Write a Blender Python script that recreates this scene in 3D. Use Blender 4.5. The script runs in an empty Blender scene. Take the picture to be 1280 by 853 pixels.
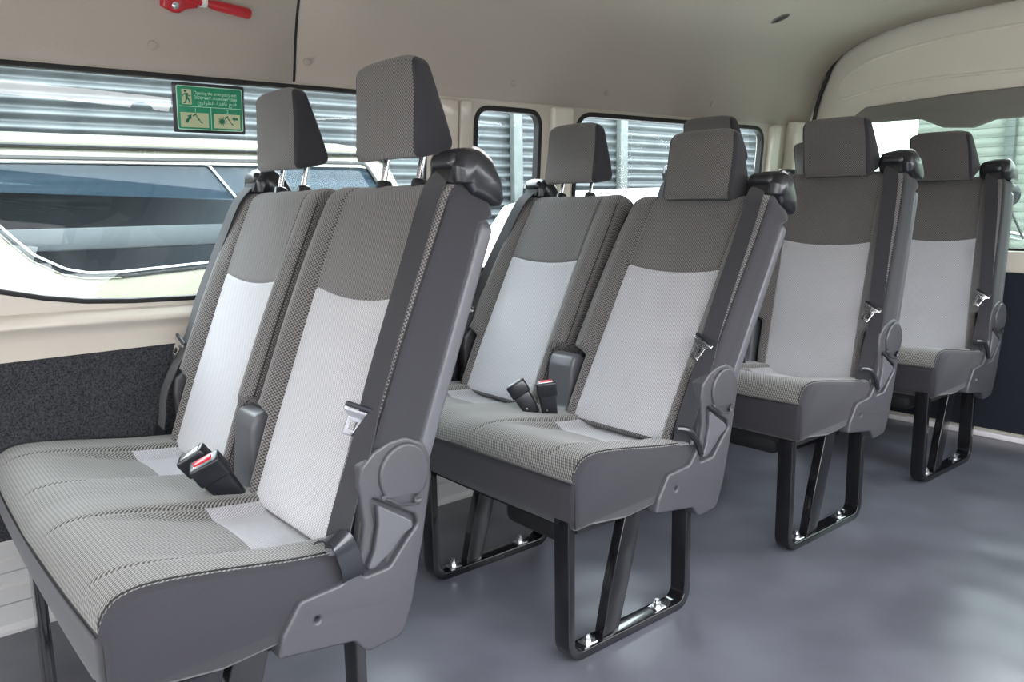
import bpy, bmesh, math, random
from mathutils import Vector, Matrix
random.seed(4)
sc = bpy.context.scene
col = sc.collection
PI = math.pi

# ------------------------------------------------------------------ materials
def mat(name, color=(.5, .5, .5), rough=.5, metal=0.0, spec=.5, coat=0.0, sheen=0.0):
    m = bpy.data.materials.new(name); m.use_nodes = True
    b = m.node_tree.nodes['Principled BSDF']
    b.inputs['Base Color'].default_value = (*color, 1)
    b.inputs['Roughness'].default_value = rough
    b.inputs['Metallic'].default_value = metal
    b.inputs['Specular IOR Level'].default_value = spec
    b.inputs['Coat Weight'].default_value = coat
    b.inputs['Sheen Weight'].default_value = sheen
    return m

def nd(m, t, **kw):
    n = m.node_tree.nodes.new(t)
    for k, v in kw.items(): setattr(n, k, v)
    return n

def lk(m, a, b): m.node_tree.links.new(a, b)

def math_node(m, op, a, b=None, clamp=False):
    n = nd(m, 'ShaderNodeMath', operation=op); n.use_clamp = clamp
    for i, v in enumerate((a, b)):
        if v is None: continue
        if isinstance(v, (int, float)): n.inputs[i].default_value = v
        else: lk(m, v, n.inputs[i])
    return n.outputs[0]

def noisy(m, c1, c2, scale, bump=0.0, dist=.001, detail=3, lo=.35, hi=.65):
    b = m.node_tree.nodes['Principled BSDF']
    tc = nd(m, 'ShaderNodeTexCoord')
    n = nd(m, 'ShaderNodeTexNoise'); n.inputs['Scale'].default_value = scale; n.inputs['Detail'].default_value = detail
    lk(m, tc.outputs['Object'], n.inputs['Vector'])
    r = nd(m, 'ShaderNodeValToRGB')
    r.color_ramp.elements[0].color = (*c1, 1); r.color_ramp.elements[1].color = (*c2, 1)
    r.color_ramp.elements[0].position = lo; r.color_ramp.elements[1].position = hi
    lk(m, n.outputs['Fac'], r.inputs['Fac']); lk(m, r.outputs['Color'], b.inputs['Base Color'])
    if bump:
        bp = nd(m, 'ShaderNodeBump'); bp.inputs['Strength'].default_value = bump; bp.inputs['Distance'].default_value = dist
        lk(m, n.outputs['Fac'], bp.inputs['Height']); lk(m, bp.outputs['Normal'], b.inputs['Normal'])
    return m

def knit(name, dark, light, pitch=.0062, bump=.6, dist=.0012, ridge=False):
    """woven seat cloth: staggered raised dots laid out in metres on the UV map"""
    m = mat(name, rough=.85, spec=.25, sheen=.25)
    b = m.node_tree.nodes['Principled BSDF']
    uv = nd(m, 'ShaderNodeUVMap'); s = nd(m, 'ShaderNodeSeparateXYZ'); lk(m, uv.outputs['UV'], s.inputs[0])
    k = 2 * PI / pitch
    if ridge:
        a = math_node(m, 'ADD', math_node(m, 'MULTIPLY', s.outputs[0], k), math_node(m, 'MULTIPLY', s.outputs[1], k * .7))
        sa = math_node(m, 'SINE', a); sb = math_node(m, 'SINE', math_node(m, 'MULTIPLY', s.outputs[1], k * .9))
        v = math_node(m, 'ADD', math_node(m, 'MULTIPLY', sa, .7), math_node(m, 'MULTIPLY', sb, .3))
    else:
        sa = math_node(m, 'SINE', math_node(m, 'MULTIPLY', s.outputs[0], k))
        sb = math_node(m, 'SINE', math_node(m, 'MULTIPLY', s.outputs[1], k))
        v = math_node(m, 'MULTIPLY', sa, sb)
    f = math_node(m, 'ADD', math_node(m, 'MULTIPLY', v, .75), .5, clamp=True)
    r = nd(m, 'ShaderNodeValToRGB')
    r.color_ramp.elements[0].color = (*dark, 1); r.color_ramp.elements[1].color = (*light, 1)
    lk(m, f, r.inputs['Fac']); lk(m, r.outputs['Color'], b.inputs['Base Color'])
    bp = nd(m, 'ShaderNodeBump'); bp.inputs['Strength'].default_value = bump; bp.inputs['Distance'].default_value = dist
    lk(m, f, bp.inputs['Height']); lk(m, bp.outputs['Normal'], b.inputs['Normal'])
    return m

def glass(name, tint, gloss=.08, through=.9, rough=0.0):
    m = bpy.data.materials.new(name); m.use_nodes = True
    nt = m.node_tree; nt.nodes.clear()
    out = nd(m, 'ShaderNodeOutputMaterial'); t = nd(m, 'ShaderNodeBsdfTransparent'); g = nd(m, 'ShaderNodeBsdfGlossy')
    t.inputs['Color'].default_value = (*tint, 1); g.inputs['Roughness'].default_value = rough
    mx = nd(m, 'ShaderNodeMixShader'); fr = nd(m, 'ShaderNodeLayerWeight'); fr.inputs['Blend'].default_value = .5
    mul = math_node(m, 'ADD', math_node(m, 'MULTIPLY', math_node(m, 'POWER', fr.outputs['Facing'], 4.0), .5), gloss, clamp=True)
    lk(m, mul, mx.inputs[0]); lk(m, t.outputs[0], mx.inputs[1]); lk(m, g.outputs[0], mx.inputs[2])
    lk(m, mx.outputs[0], out.inputs['Surface'])
    return m

M = {}
M['knit'] = knit('charcoal knit cloth', (.018, .016, .016), (.215, .20, .195), bump=.9)
M['knit_top'] = knit('charcoal ribbed cushion cloth', (.016, .015, .014), (.235, .228, .21), ridge=True, pitch=.0052)
M['light'] = knit('light grey knit cloth', (.26, .255, .265), (.53, .52, .54))
M['light_top'] = knit('light grey ribbed cloth', (.21, .205, .215), (.46, .455, .475), ridge=True, pitch=.0042)
M['smooth'] = noisy(mat('smooth charcoal cloth', rough=.8, spec=.2, sheen=.2), (.022, .021, .026), (.030, .029, .034), 900, .25, .0004)
M['fuzzy'] = noisy(mat('grey felt lining', rough=1, spec=.05), (.11, .11, .12), (.25, .25, .27), 260, .4, .001)
M['plastic'] = noisy(mat('grey moulded plastic', rough=.42, spec=.5), (.046, .045, .051), (.054, .053, .059), 1400, .15, .0002)
M['plastic_light'] = mat('lighter grey plastic', (.080, .080, .089), .4)
M['shell'] = mat('silver grey plastic', (.085, .085, .096), .42)
M['black'] = mat('black satin plastic', (.012, .013, .017), .32, coat=.15)
M['black_matte'] = mat('black matte', (.006, .006, .007), .7)
M['steel_black'] = mat('black gloss painted steel', (.006, .006, .007), .16, coat=.5)
M['chrome'] = mat('chrome', (.62, .62, .63), .25, 1.0)
M['zinc'] = noisy(mat('zinc plated steel', rough=.28, metal=1.0), (.55, .56, .58), (.8, .8, .82), 300)
M['red'] = mat('red plastic', (.52, .008, .02), .3, coat=.3)
M['webbing'] = knit('seat belt webbing', (.012, .012, .014), (.034, .034, .039), pitch=.003, bump=.3, dist=.0005)
M['white'] = mat('white plastic', (.78, .74, .74), .4)
M['ceiling'] = noisy(mat('grey beige roof lining', rough=.9, spec=.15), (.50, .45, .395), (.54, .485, .425), 500, .2, .0004)
M['trim'] = mat('pinkish cream painted steel', (.62, .57, .49), .28, coat=.3)
M['cream'] = mat('cream moulded trim', (.84, .80, .70), .38, coat=.1)
M['carpet'] = noisy(mat('charcoal felt wall lining', rough=1, spec=.05), (.020, .021, .024), (.068, .069, .077), 330, .5, .0015, 5)
M['rubber'] = mat('black rubber seal', (.008, .008, .009), .5)
M['lower_trim'] = mat('pale grey ribbed sill plastic', (.46, .46, .45), .35)
M['dark_panel'] = noisy(mat('dark blue grey door lining', rough=.9, spec=.1), (.015, .018, .024), (.021, .025, .032), 400, .3, .0006)
M['pad'] = mat('grey felt door padding', (.25, .24, .225), .95, spec=.1)
M['green'] = mat('green sticker print', (.0, .27, .13), .35)
M['green_dark'] = mat('dark green print', (.0, .16, .08), .4)
M['mint'] = mat('pale mint print', (.50, .85, .65), .4)
M['paper'] = mat('pale yellow photoluminescent print', (.55, .62, .38), .5)
M['glass'] = glass('clear van window glass', (.90, .955, .95), .05)
M['glass_rear'] = glass('greenish rear window glass', (.62, .70, .66), .06)
M['van_paint'] = mat('cream white van paint', (.20, .195, .15), .25, coat=.5)
M['van_white'] = mat('white window beading', (.55, .55, .55), .3)
def dark_glass():
    m = mat('tinted blue van glass', (.030, .052, .072), .08, coat=.2); nt = m.node_tree
    out = [n for n in nt.nodes if n.type == 'OUTPUT_MATERIAL'][0]; b = nt.nodes['Principled BSDF']
    t = nd(m, 'ShaderNodeBsdfTransparent'); t.inputs['Color'].default_value = (.62, .72, .80, 1)
    mx = nd(m, 'ShaderNodeMixShader'); mx.inputs[0].default_value = .45
    lk(m, t.outputs[0], mx.inputs[1]); lk(m, b.outputs[0], mx.inputs[2]); lk(m, mx.outputs[0], out.inputs['Surface'])
    return m
M['van_glass'] = dark_glass()
M['van_inside'] = mat('dark blue van interior', (.025, .036, .046), .8)
M['reflection_grey'] = mat('grey reflection band', (.06, .072, .08), .8)  # colour of the imitated beltline reflection in the van glass
M['fence'] = noisy(mat('weathered zinc sheet', rough=.45, metal=.1), (.046, .054, .059), (.068, .078, .083), 6, .1, .004, 4)
M['rear_wall'] = noisy(mat('pale green grey cladding', rough=.6), (.16, .175, .16), (.20, .21, .20), 3)
M['post'] = noisy(mat('galvanised post', rough=.5, metal=.2), (.065, .078, .078), (.09, .10, .098), 9)
M['ground'] = noisy(mat('pale concrete', rough=.9), (.42, .42, .40), (.56, .56, .53), 3)
# floor vinyl
fl = mat('blue grey vinyl floor', (.15, .16, .18), .30, spec=.5)
noisy(fl, (.080, .081, .096), (.110, .112, .132), 5, 0, detail=4)
def floor_bump(m):
    b = m.node_tree.nodes['Principled BSDF']; tc = nd(m, 'ShaderNodeTexCoord')
    n1 = nd(m, 'ShaderNodeTexNoise'); n1.inputs['Scale'].default_value = 420; n1.inputs['Detail'].default_value = 2
    n2 = nd(m, 'ShaderNodeTexNoise'); n2.inputs['Scale'].default_value = 3.2; n2.inputs['Detail'].default_value = 1
    lk(m, tc.outputs['Object'], n1.inputs['Vector']); lk(m, tc.outputs['Object'], n2.inputs['Vector'])
    b1 = nd(m, 'ShaderNodeBump'); b1.inputs['Strength'].default_value = .35; b1.inputs['Distance'].default_value = .0006
    b2 = nd(m, 'ShaderNodeBump'); b2.inputs['Strength'].default_value = .6; b2.inputs['Distance'].default_value = .04
    lk(m, n1.outputs['Fac'], b1.inputs['Height']); lk(m, n2.outputs['Fac'], b2.inputs['Height'])
    lk(m, b2.outputs['Normal'], b1.inputs['Normal']); lk(m, b1.outputs['Normal'], b.inputs['Normal'])
floor_bump(fl); M['floor'] = fl

# ------------------------------------------------------------------ mesh helpers
def link(name, me, parent=None, mats=(), matrix=None):
    o = bpy.data.objects.new(name, me); col.objects.link(o)
    for m in mats: me.materials.append(M[m])
    if parent: o.parent = parent
    if matrix is not None: o.matrix_local = matrix
    return o

def mk(name, verts, faces, mats, parent=None, fm=None, uv=None, smooth=True, angle=40, matrix=None):
    me = bpy.data.meshes.new(name); me.from_pydata([tuple(v) for v in verts], [], faces)
    if fm:
        for p, i in zip(me.polygons, fm): p.material_index = i
    if uv:
        l = me.uv_layers.new(name='UVMap')
        for lp in me.loops: l.data[lp.index].uv = uv[lp.vertex_index]
    bm = bmesh.new(); bm.from_mesh(me); bmesh.ops.recalc_face_normals(bm, faces=bm.faces); bm.to_mesh(me); bm.free()
    if smooth:
        me.shade_smooth()
        if angle < 180: me.set_sharp_from_angle(angle=math.radians(angle))
    return link(name, me, parent, mats if isinstance(mats, (list, tuple)) else (mats,), matrix)

def bmesh_obj(name, bm, m, parent=None, smooth=True, angle=35, matrix=None):
    me = bpy.data.meshes.new(name); bmesh.ops.recalc_face_normals(bm, faces=bm.faces); bm.to_mesh(me); bm.free()
    if smooth: me.shade_smooth(); me.set_sharp_from_angle(angle=math.radians(angle))
    return link(name, me, parent, (m,) if isinstance(m, str) else m, matrix)

def add_rbox(bm, lo, hi, bev=.004, seg=2, mtx=None, taper=None):
    g = bmesh.ops.create_cube(bm, size=1.0)
    vs = g['verts']
    for v in vs:
        t = [v.co[i] + .5 for i in range(3)]
        v.co = Vector([lo[i] + (hi[i] - lo[i]) * t[i] for i in range(3)])
        if taper: v.co = Vector(taper(v.co))
    es = list({e for v in vs for e in v.link_edges})
    r = bmesh.ops.bevel(bm, geom=es, offset=bev, segments=seg, affect='EDGES', profile=.5) if bev > 0 else None
    if mtx is not None:
        vv = set(v for v in vs if v.is_valid)
        if r: vv |= {v for f in r['faces'] for v in f.verts} | {v for v in r['verts']}
        # include connected
        stack = list(vv)
        while stack:
            v = stack.pop()
            for e in v.link_edges:
                w = e.other_vert(v)
                if w not in vv: vv.add(w); stack.append(w)
        bmesh.ops.transform(bm, matrix=mtx, verts=list(vv))

def rbox(name, lo, hi, m, parent=None, bev=.004, seg=2, mtx=None, taper=None, matrix=None):
    bm = bmesh.new(); add_rbox(bm, lo, hi, bev, seg, mtx, taper)
    return bmesh_obj(name, bm, m, parent, matrix=matrix)

def frame_from(d):
    d = Vector(d).normalized()
    up = Vector((0, 0, 1)) if abs(d.z) < .9 else Vector((0, 1, 0))
    a = d.cross(up).normalized(); return a, a.cross(d).normalized()

def add_tube(bm, pts, r, n=10, closed=False, rs=None):
    pts = [Vector(p) for p in pts]; rings = []; L = len(pts)
    a = None
    for i, p in enumerate(pts):
        if closed: d = pts[(i + 1) % L] - pts[i - 1]
        else: d = pts[min(i + 1, L - 1)] - pts[max(i - 1, 0)]
        d.normalize()
        if a is None: a, b = frame_from(d)
        else:
            a = (a - d * a.dot(d)).normalized(); b = a.cross(d).normalized()
        rr = rs[i] if rs else r
        rings.append([bm.verts.new(p + (a * math.cos(2 * PI * k / n) + b * math.sin(2 * PI * k / n)) * rr) for k in range(n)])
    for i in range(L if closed else L - 1):
        A, B = rings[i], rings[(i + 1) % L]
        for k in range(n): bm.faces.new((A[k], A[(k + 1) % n], B[(k + 1) % n], B[k]))
    if not closed:
        bm.faces.new(rings[0][::-1]); bm.faces.new(rings[-1])

def tube(name, pts, r, m, parent=None, n=10, closed=False, rs=None, matrix=None):
    bm = bmesh.new(); add_tube(bm, pts, r, n, closed, rs)
    return bmesh_obj(name, bm, m, parent, matrix=matrix)

def plate(name, outline, m, x0, x1, parent=None, holes=(), bev=.003, seg=2, axis='x', fn=None, matrix=None, angle=35):
    """flat plate with holes: outline in (y,z) for axis x, in (x,z) for axis y"""
    cu = bpy.data.curves.new(name + '_c', 'CURVE'); cu.dimensions = '2D'; cu.fill_mode = 'BOTH'
    th = abs(x1 - x0); cu.extrude = max(th / 2 - bev, 0.0); cu.bevel_depth = bev; cu.bevel_resolution = seg
    cu.offset = -bev
    for loop in [outline] + list(holes):
        sp = cu.splines.new('POLY'); sp.points.add(len(loop) - 1)
        for p, q in zip(sp.points, loop): p.co = (q[0], q[1], 0, 1)
        sp.use_cyclic_u = True
    t = bpy.data.objects.new(name, cu); col.objects.link(t)
    dg = bpy.context.evaluated_depsgraph_get(); dg.update()
    me = bpy.data.meshes.new_from_object(t.evaluated_get(dg)); bpy.data.objects.remove(t); bpy.data.curves.remove(cu)
    mid = (x0 + x1) / 2
    for v in me.vertices:
        a, b, c = v.co
        co = (mid + c, a, b) if axis == 'x' else ((a, mid + c, b) if axis == 'y' else (a, b, mid + c))
        v.co = fn(co) if fn else co
    me.materials.clear()
    bm = bmesh.new(); bm.from_mesh(me); bmesh.ops.remove_doubles(bm, verts=bm.verts, dist=1e-5)
    bmesh.ops.recalc_face_normals(bm, faces=bm.faces); bm.to_mesh(me); bm.free()
    me.shade_smooth(); me.set_sharp_from_angle(angle=math.radians(angle))
    me.name = name
    return link(name, me, parent, (m,), matrix)

def round_poly(pts, r, n=6):
    """round the corners of a polygon; r one value or one per corner"""
    out = []; L = len(pts)
    for i in range(L):
        p = Vector(pts[i]).to_2d(); a = Vector(pts[i - 1]).to_2d(); b = Vector(pts[(i + 1) % L]).to_2d()
        rr = r[i] if isinstance(r, (list, tuple)) else r
        if rr <= 0: out.append((p.x, p.y)); continue
        da, db = (a - p), (b - p); la, lb = da.length, db.length
        da.normalize(); db.normalize()
        ang = math.acos(max(-1, min(1, da.dot(db)))); t = min(rr / math.tan(ang / 2), la * .49, lb * .49)
        P, Q = p + da * t, p + db * t
        for k in range(n + 1):
            s = k / n; q = P * (1 - s) ** 2 + p * 2 * s * (1 - s) + Q * s * s
            out.append((q.x, q.y))
    return out

def interp(tab, x):
    if x <= tab[0][0]: return tab[0][1]
    for (a, b), (c, d) in zip(tab, tab[1:]):
        if x <= c:
            t = (x - a) / (c - a); return b + (d - b) * t
    return tab[-1][1]

def sm(a, b, x):
    t = max(0, min(1, (x - a) / (b - a))); return t * t * (3 - 2 * t)

def split_part(o, idx, name, mats, parent, label=None):
    """move the faces with material idx of mesh o to a child mesh"""
    me = o.data; bm = bmesh.new(); bm.from_mesh(me)
    bmesh.ops.delete(bm, geom=[f for f in bm.faces if f.material_index != idx], context='FACES')
    for f in bm.faces: f.material_index = 0
    me2 = bpy.data.meshes.new(name); bm.to_mesh(me2); bm.free(); me2.shade_smooth()
    bm = bmesh.new(); bm.from_mesh(me)
    bmesh.ops.delete(bm, geom=[f for f in bm.faces if f.material_index == idx], context='FACES')
    bm.to_mesh(me); bm.free()
    c = link(name, me2, parent, mats)
    if label: c['label'] = label
    return c

def islands(o):
    """give every loose piece of a part mesh its own object"""
    me = o.data; bm = bmesh.new(); bm.from_mesh(me); bm.verts.ensure_lookup_table()
    seen = {}; groups = []
    for v in bm.verts:
        if v.index in seen: continue
        g = []; st = [v]; seen[v.index] = len(groups)
        while st:
            q = st.pop(); g.append(q.index)
            for e in q.link_edges:
                r = e.other_vert(q)
                if r.index not in seen: seen[r.index] = len(groups); st.append(r)
        groups.append(set(g))
    bm.free()
    if len(groups) < 2: return [o]
    out = []
    for i, g in enumerate(groups):
        b = bmesh.new(); b.from_mesh(me); b.verts.ensure_lookup_table()
        bmesh.ops.delete(b, geom=[v for v in b.verts if v.index not in g], context='VERTS')
        m2 = bpy.data.meshes.new(me.name); b.to_mesh(m2); b.free()
        for m in me.materials: m2.materials.append(m)
        q = bpy.data.objects.new(o.name.split('.')[0], m2); col.objects.link(q); q.parent = o.parent; q.matrix_local = o.matrix_local
        if 'label' in o: q['label'] = o['label']
        out.append(q)
    bpy.data.objects.remove(o); return out

def empty(name, loc=(0, 0, 0), label=None, cat=None, group=None):
    o = bpy.data.objects.new(name, None); col.objects.link(o); o.location = loc; o.empty_display_size = .05
    if label: o['label'] = label
    if cat: o['category'] = cat
    if group: o['group'] = group
    return o

def tag(o, label, cat, group=None):
    o['label'] = label; o['category'] = cat
    if group: o['group'] = group
    return o

def struct(o): o['kind'] = 'structure'; return o

# ------------------------------------------------------------------ seat
C1, C2 = -.214, -.662          # centres of the aisle and the window place
HW = .212                      # half width of one backrest
PV = Vector((0, .43, .48))     # hinge
INB = .133                     # half width of the backrest insert
INS = .118                     # half width of the light insert

def ridge(y):
    return interp([(-.01, .380), (0, .386), (.006, .404), (.018, .419), (.035, .427), (.06, .430), (.10, .427), (.15, .420), (.26, .402), (.42, .385)], y)

def cushion_z(x, y):
    z = ridge(y)
    d = 0
    for c in (C1, C2):
        t = abs(x - c)
        w = 1 - sm(.085, .135, t)
        d = max(d, w * sm(.03, .26, y) * .026)
        g = math.exp(-((t - INS) / .0035) ** 2) * .0032 * sm(.005, .03, y)   # longitudinal seams
        d += g
    d += math.exp(-((x - (C1 + C2) / 2) / .05) ** 2) * .004
    if y > .3: d += 0
    return z - d

def build_cushion(root):
    X0, X1 = -.880, -.009
    xs = [X0, X0 + .001, X0 + .004, X0 + .009, X0 + .016]
    x = X0 + .024
    while x < X1 - .022: xs.append(x); x += .0065
    for c in (C1, C2):
        for s in (-1, 1):
            for e in (-.0035, 0, .0035): xs.append(c + s * INS + e)
    xs += [X1 - .016, X1 - .009, X1 - .004, X1 - .001, X1]
    xs = sorted(set(round(v, 5) for v in xs))
    ys = [0, .003, .008, .014, .022, .032, .044] + [.055 + .0105 * k for k in range(35)]
    kins = 12 + next(i for i, y in enumerate(ys) if y > .2435); V = []; F = []; FM = []; UV = []
    rings = []
    for x in xs:
        e = min(x - X0, X1 - x); ins = 0.010 * (1 - min(1, e / .016)) ** 2   # rounded ends
        ring = []
        L = 0
        def put(y, z, s):
            ring.append(len(V)); V.append((x, y, z)); UV.append((x, s))
        bow = .012 * (1 - ((x - (X0 + X1) / 2) / .44) ** 2)
        put(.41, .30 + ins, 0)
        for y in (.30, .15, .05): put(y, .285 + ins - (.012 if y == .15 else 0), y)
        put(.012 + ins - bow * .3, .283 + ins, .0); put(.004 + ins - bow * .5, .290 + ins, .0)
        for z in (.31, .33, .35, .365): put(ins - bow * (.6 + (z - .31) * 4), z, z - .385)
        put(-.001 + ins - bow, .377, -.008)
        nseam = len(ring)
        put(.0025 + ins - bow, .3815, -.0035)
        prev = None; s = 0
        for y in ys:
            yy = y + ins * (1 - y / .05 if y < .05 else 0) - bow * max(0, 1 - y / .08)
            z = cushion_z(x, y) - ins * .9
            if prev: s += math.dist(prev, (y, z))
            prev = (y, z)
            yy += .010 * max(max(0, 1 - ((x - c) / (INS + .003)) ** 2) for c in (C1, C2)) * math.exp(-((y - .25) / .06) ** 2)
            put(yy, z, s)
        rings.append(ring)
    n = len(rings[0]); first_top = nseam
    for i in range(len(rings) - 1):
        xm = (xs[i] + xs[i + 1]) / 2; end = (xm < X0 + .0125 or xm > X1 - .0125)
        for k in range(n):
            a, b = rings[i], rings[i + 1]; k2 = (k + 1) % n
            F.append((a[k], a[k2], b[k2], b[k]))
            m = 1
            if k >= first_top and k2 > k and not end:
                m = 0; ym = (V[a[k]][1] + V[a[k2]][1]) / 2
                for c in (C1, C2):
                    if abs(xm - c) < INS and k >= kins: m = 2
            FM.append(m)
    F.append(tuple(rings[0])); FM.append(1); F.append(tuple(rings[-1][::-1])); FM.append(1)
    o = mk('cushion', V, F, ['knit_top', 'smooth'], root, FM, UV, angle=65)
    islands(split_part(o, 2, 'cushion_insert', ('light_top',), o, 'light grey ribbed cloth insert at the rear of the seat cushion'))
    split_part(o, 1, 'cushion_side_cover', ('smooth',), o, 'smooth charcoal cloth skirt of the seat cushion')
    # piping seam along the front edge and round the side panel
    bm = bmesh.new()
    pts = []
    for i, x in enumerate(xs[3:-3]):
        bow = .012 * (1 - ((x - (X0 + X1) / 2) / .44) ** 2)
        pts.append((x, -.001 - bow, .3795))
    add_tube(bm, pts, .0013, 5)
    for xe, sgn in ((X1 - .0115, 1), (X0 + .0115, -1)):
        ins = .010 * (1 - .0115 / .016) ** 2
        pts = [(xe + .001 * sgn, .004, .379)] + [(xe + .001 * sgn, y, cushion_z(xe, y) + .0011) for y in [.003, .008, .014, .022, .032, .044] + [.055 + .02 * k for k in range(14)]]
        add_tube(bm, pts, .0013, 5)
        add_tube(bm, [(xe + .006 * sgn, .0045, z) for z in (.29, .31, .33, .35, .378)], .0012, 5)
    islands(bmesh_obj('piping', bm, 'black_matte', o))
    return o

def back_front(x, v):
    """front surface depth of a backrest at offset x from its centre and height v"""
    t = abs(x)
    u = -.047 + .006 * sm(.32, .5, v)
    amp = interp([(-.14, .020), (.0, .028), (.2, .024), (.36, .014), (.5, .006)], v)
    u -= amp * math.exp(-((t - .174) / .030) ** 2)
    u -= .006 * math.exp(-((v - .07) / .10) ** 2) * (1 - sm(.10, .14, t))       # lumbar
    u += .0045 * math.exp(-((t - INB - .004) / .0035) ** 2)                          # vertical seams
    if t < INB + .008:
        u += .0030 * math.exp(-((v - .270) / .0035) ** 2)
    return u

def vseam(x): return .268 + .012 * (x / INB) ** 2

def build_backrest(root, c, M0, outer):
    """outer=+1: belt side is towards +x"""
    Vs = [-.135, -.133, -.128, -.12, -.108, -.095] + [-.08 + .012 * k for k in range(10)]
    Vs += [.036, .044, .052, .06] + [.072 + .0115 * k for k in range(15)]
    Vs += [.2555, .259, .262, .265, .2675, .270, .2725, .275, .278, .282, .287] + [.298 + .0115 * k for k in range(14)] + [.455, .463, .470, .477, .483, .488, .491, .4925]
    Vs = sorted(set(round(v, 4) for v in Vs))
    V = []; F = []; FM = []; UV = []; rings = []
    for v in Vs:
        hw = .168 + (HW - .168) * sm(.030, .050, v)
        hw -= .007 * sm(.30, .50, v) ** 1.5
        cap = max(0, (v - .4475) / .045); rr = .045 * (1 - math.sqrt(max(0, 1 - min(1, cap) ** 2)))
        lowcap = max(0, (-.115 - v) / .02); rl = .015 * (1 - math.sqrt(max(0, 1 - min(1, lowcap) ** 2)))
        hw -= (rr * .6 + rl)
        ub = .030 + .022 * sm(.435, .455, v) - rr - rl
        if v < 0: ub = .030 - rl - .0 * v
        ring = []
        def put(x, u, uvx):
            vv = v + .012 * min(1, (x / INB) ** 2) * math.exp(-((v - .272) / .05) ** 2) if u < .0 else v
            ring.append(len(V)); V.append((c + x, u, vv)); UV.append((uvx + c, vv))
        nf = 54
        cr = .020
        S0 = INB + .004; E0 = hw - cr
        halfx = [S0 * k / 18 for k in range(18)]
        halfx = [q for q in halfx if q < S0 - .0065] + [S0 - .006, S0 - .003, S0, S0 + .003, S0 + .006]
        halfx += [S0 + .006 + (E0 - S0 - .006) * k / 10 for k in range(1, 11)]
        xf = [-q for q in halfx[:0:-1]] + halfx
        xf.sort()
        fu = lambda x: back_front(x, v) + rr + rl
        # left corner up to front
        uL = fu(-hw + cr); uR = fu(hw - cr)
        for k in range(5, 0, -1):
            a = k / 6 * PI / 2; put(-hw + cr - cr * math.sin(a), uL + cr * (1 - math.cos(a)), -hw + cr - cr * a)
        for x in xf: put(x, fu(x), x)
        for k in range(1, 6):
            a = k / 6 * PI / 2; put(hw - cr + cr * math.sin(a), uR + cr * (1 - math.cos(a)), hw - cr + cr * a)
        put(hw, uR + cr, hw + .015); 
        for q in (.3, .6): put(hw, uR + cr + (ub - .012 - uR - cr) * q, hw + .02)
        for k in range(0, 4):
            a = k / 3 * PI / 2; put(hw - .012 + .012 * math.cos(a), ub - .012 + .012 * math.sin(a), hw + .03)
        for q in (.25, .5, .75): put(hw - .012 - (2 * hw - .024) * q, ub, 0)
        for k in range(3, -1, -1):
            a = k / 3 * PI / 2; put(-hw + .012 - .012 * math.cos(a), ub - .012 + .012 * math.sin(a), -hw - .03)
        for q in (.6, .3): put(-hw, uL + cr + (ub - .012 - uL - cr) * q, -hw - .02)
        put(-hw, uL + cr, -hw - .015)
        rings.append(ring)
    n = len(rings[0]); nfront = 5 + len(xf) + 5
    for i in range(len(rings) - 1):
        vm = (Vs[i] + Vs[i + 1]) / 2
        for k in range(n):
            k2 = (k + 1) % n; a, b = rings[i], rings[i + 1]
            F.append((a[k], a[k2], b[k2], b[k]))
            xm = (V[a[k]][0] + V[a[k2]][0]) / 2 - c
            front = k < nfront - 1
            if front and 3 <= k: m = 0
            elif front: m = 0
            else: m = 1
            if k > nfront - 4 and front: m = 1
            if k < 2: m = 1
            if front and abs(xm) < INB + .004 and vm < .2700 and vm > -.13: m = 2
            if m == 1 and xm * outer < -.1 and (V[a[k]][1] + V[a[k2]][1]) / 2 < .005: m = 0
            FM.append(m)
    F.append(tuple(rings[0][::-1])); FM.append(1); F.append(tuple(rings[-1])); FM.append(0)
    o = mk('backrest', V, F, ['knit', 'smooth'], root, FM, UV, angle=70, matrix=M0)
    split_part(o, 2, 'backrest_insert', ('light',), o, 'light grey woven insert of the backrest')
    split_part(o, 1, 'backrest_side_cover', ('smooth',), o, 'smooth charcoal cloth side of the backrest')
    # stitched seams
    bm = bmesh.new()
    for s in (-1, 1):
        pts = []
        for v in [-.11 + .02 * k for k in range(29)]:
            hw = .168 + (HW - .168) * sm(.030, .050, v) - .007 * sm(.30, .50, v) ** 1.5
            cap = max(0, (v - .4475) / .045); rr = .045 * (1 - math.sqrt(max(0, 1 - min(1, cap) ** 2)))
            x = hw - rr * .6 - .020 + .020 * math.sin(PI / 2 * .60)
            u = back_front(hw - .020, v) + rr + .020 * (1 - math.cos(PI / 2 * .60))
            pts.append((c + s * x, u, v))
        add_tube(bm, pts, .0015, 5)
    islands(bmesh_obj('seam_piping', bm, 'black_matte', o))
    # rear shell
    out = round_poly([(c - HW + .006, .02), (c + HW - .006, .02), (c + HW - .006, .435), (c + HW - .03, .452), (c - HW + .03, .452), (c - HW + .006, .435)], .02)
    plate('rear_shell', out, 'shell', .030, .058, o, bev=.008, seg=3, axis='y')
    return o

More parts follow.
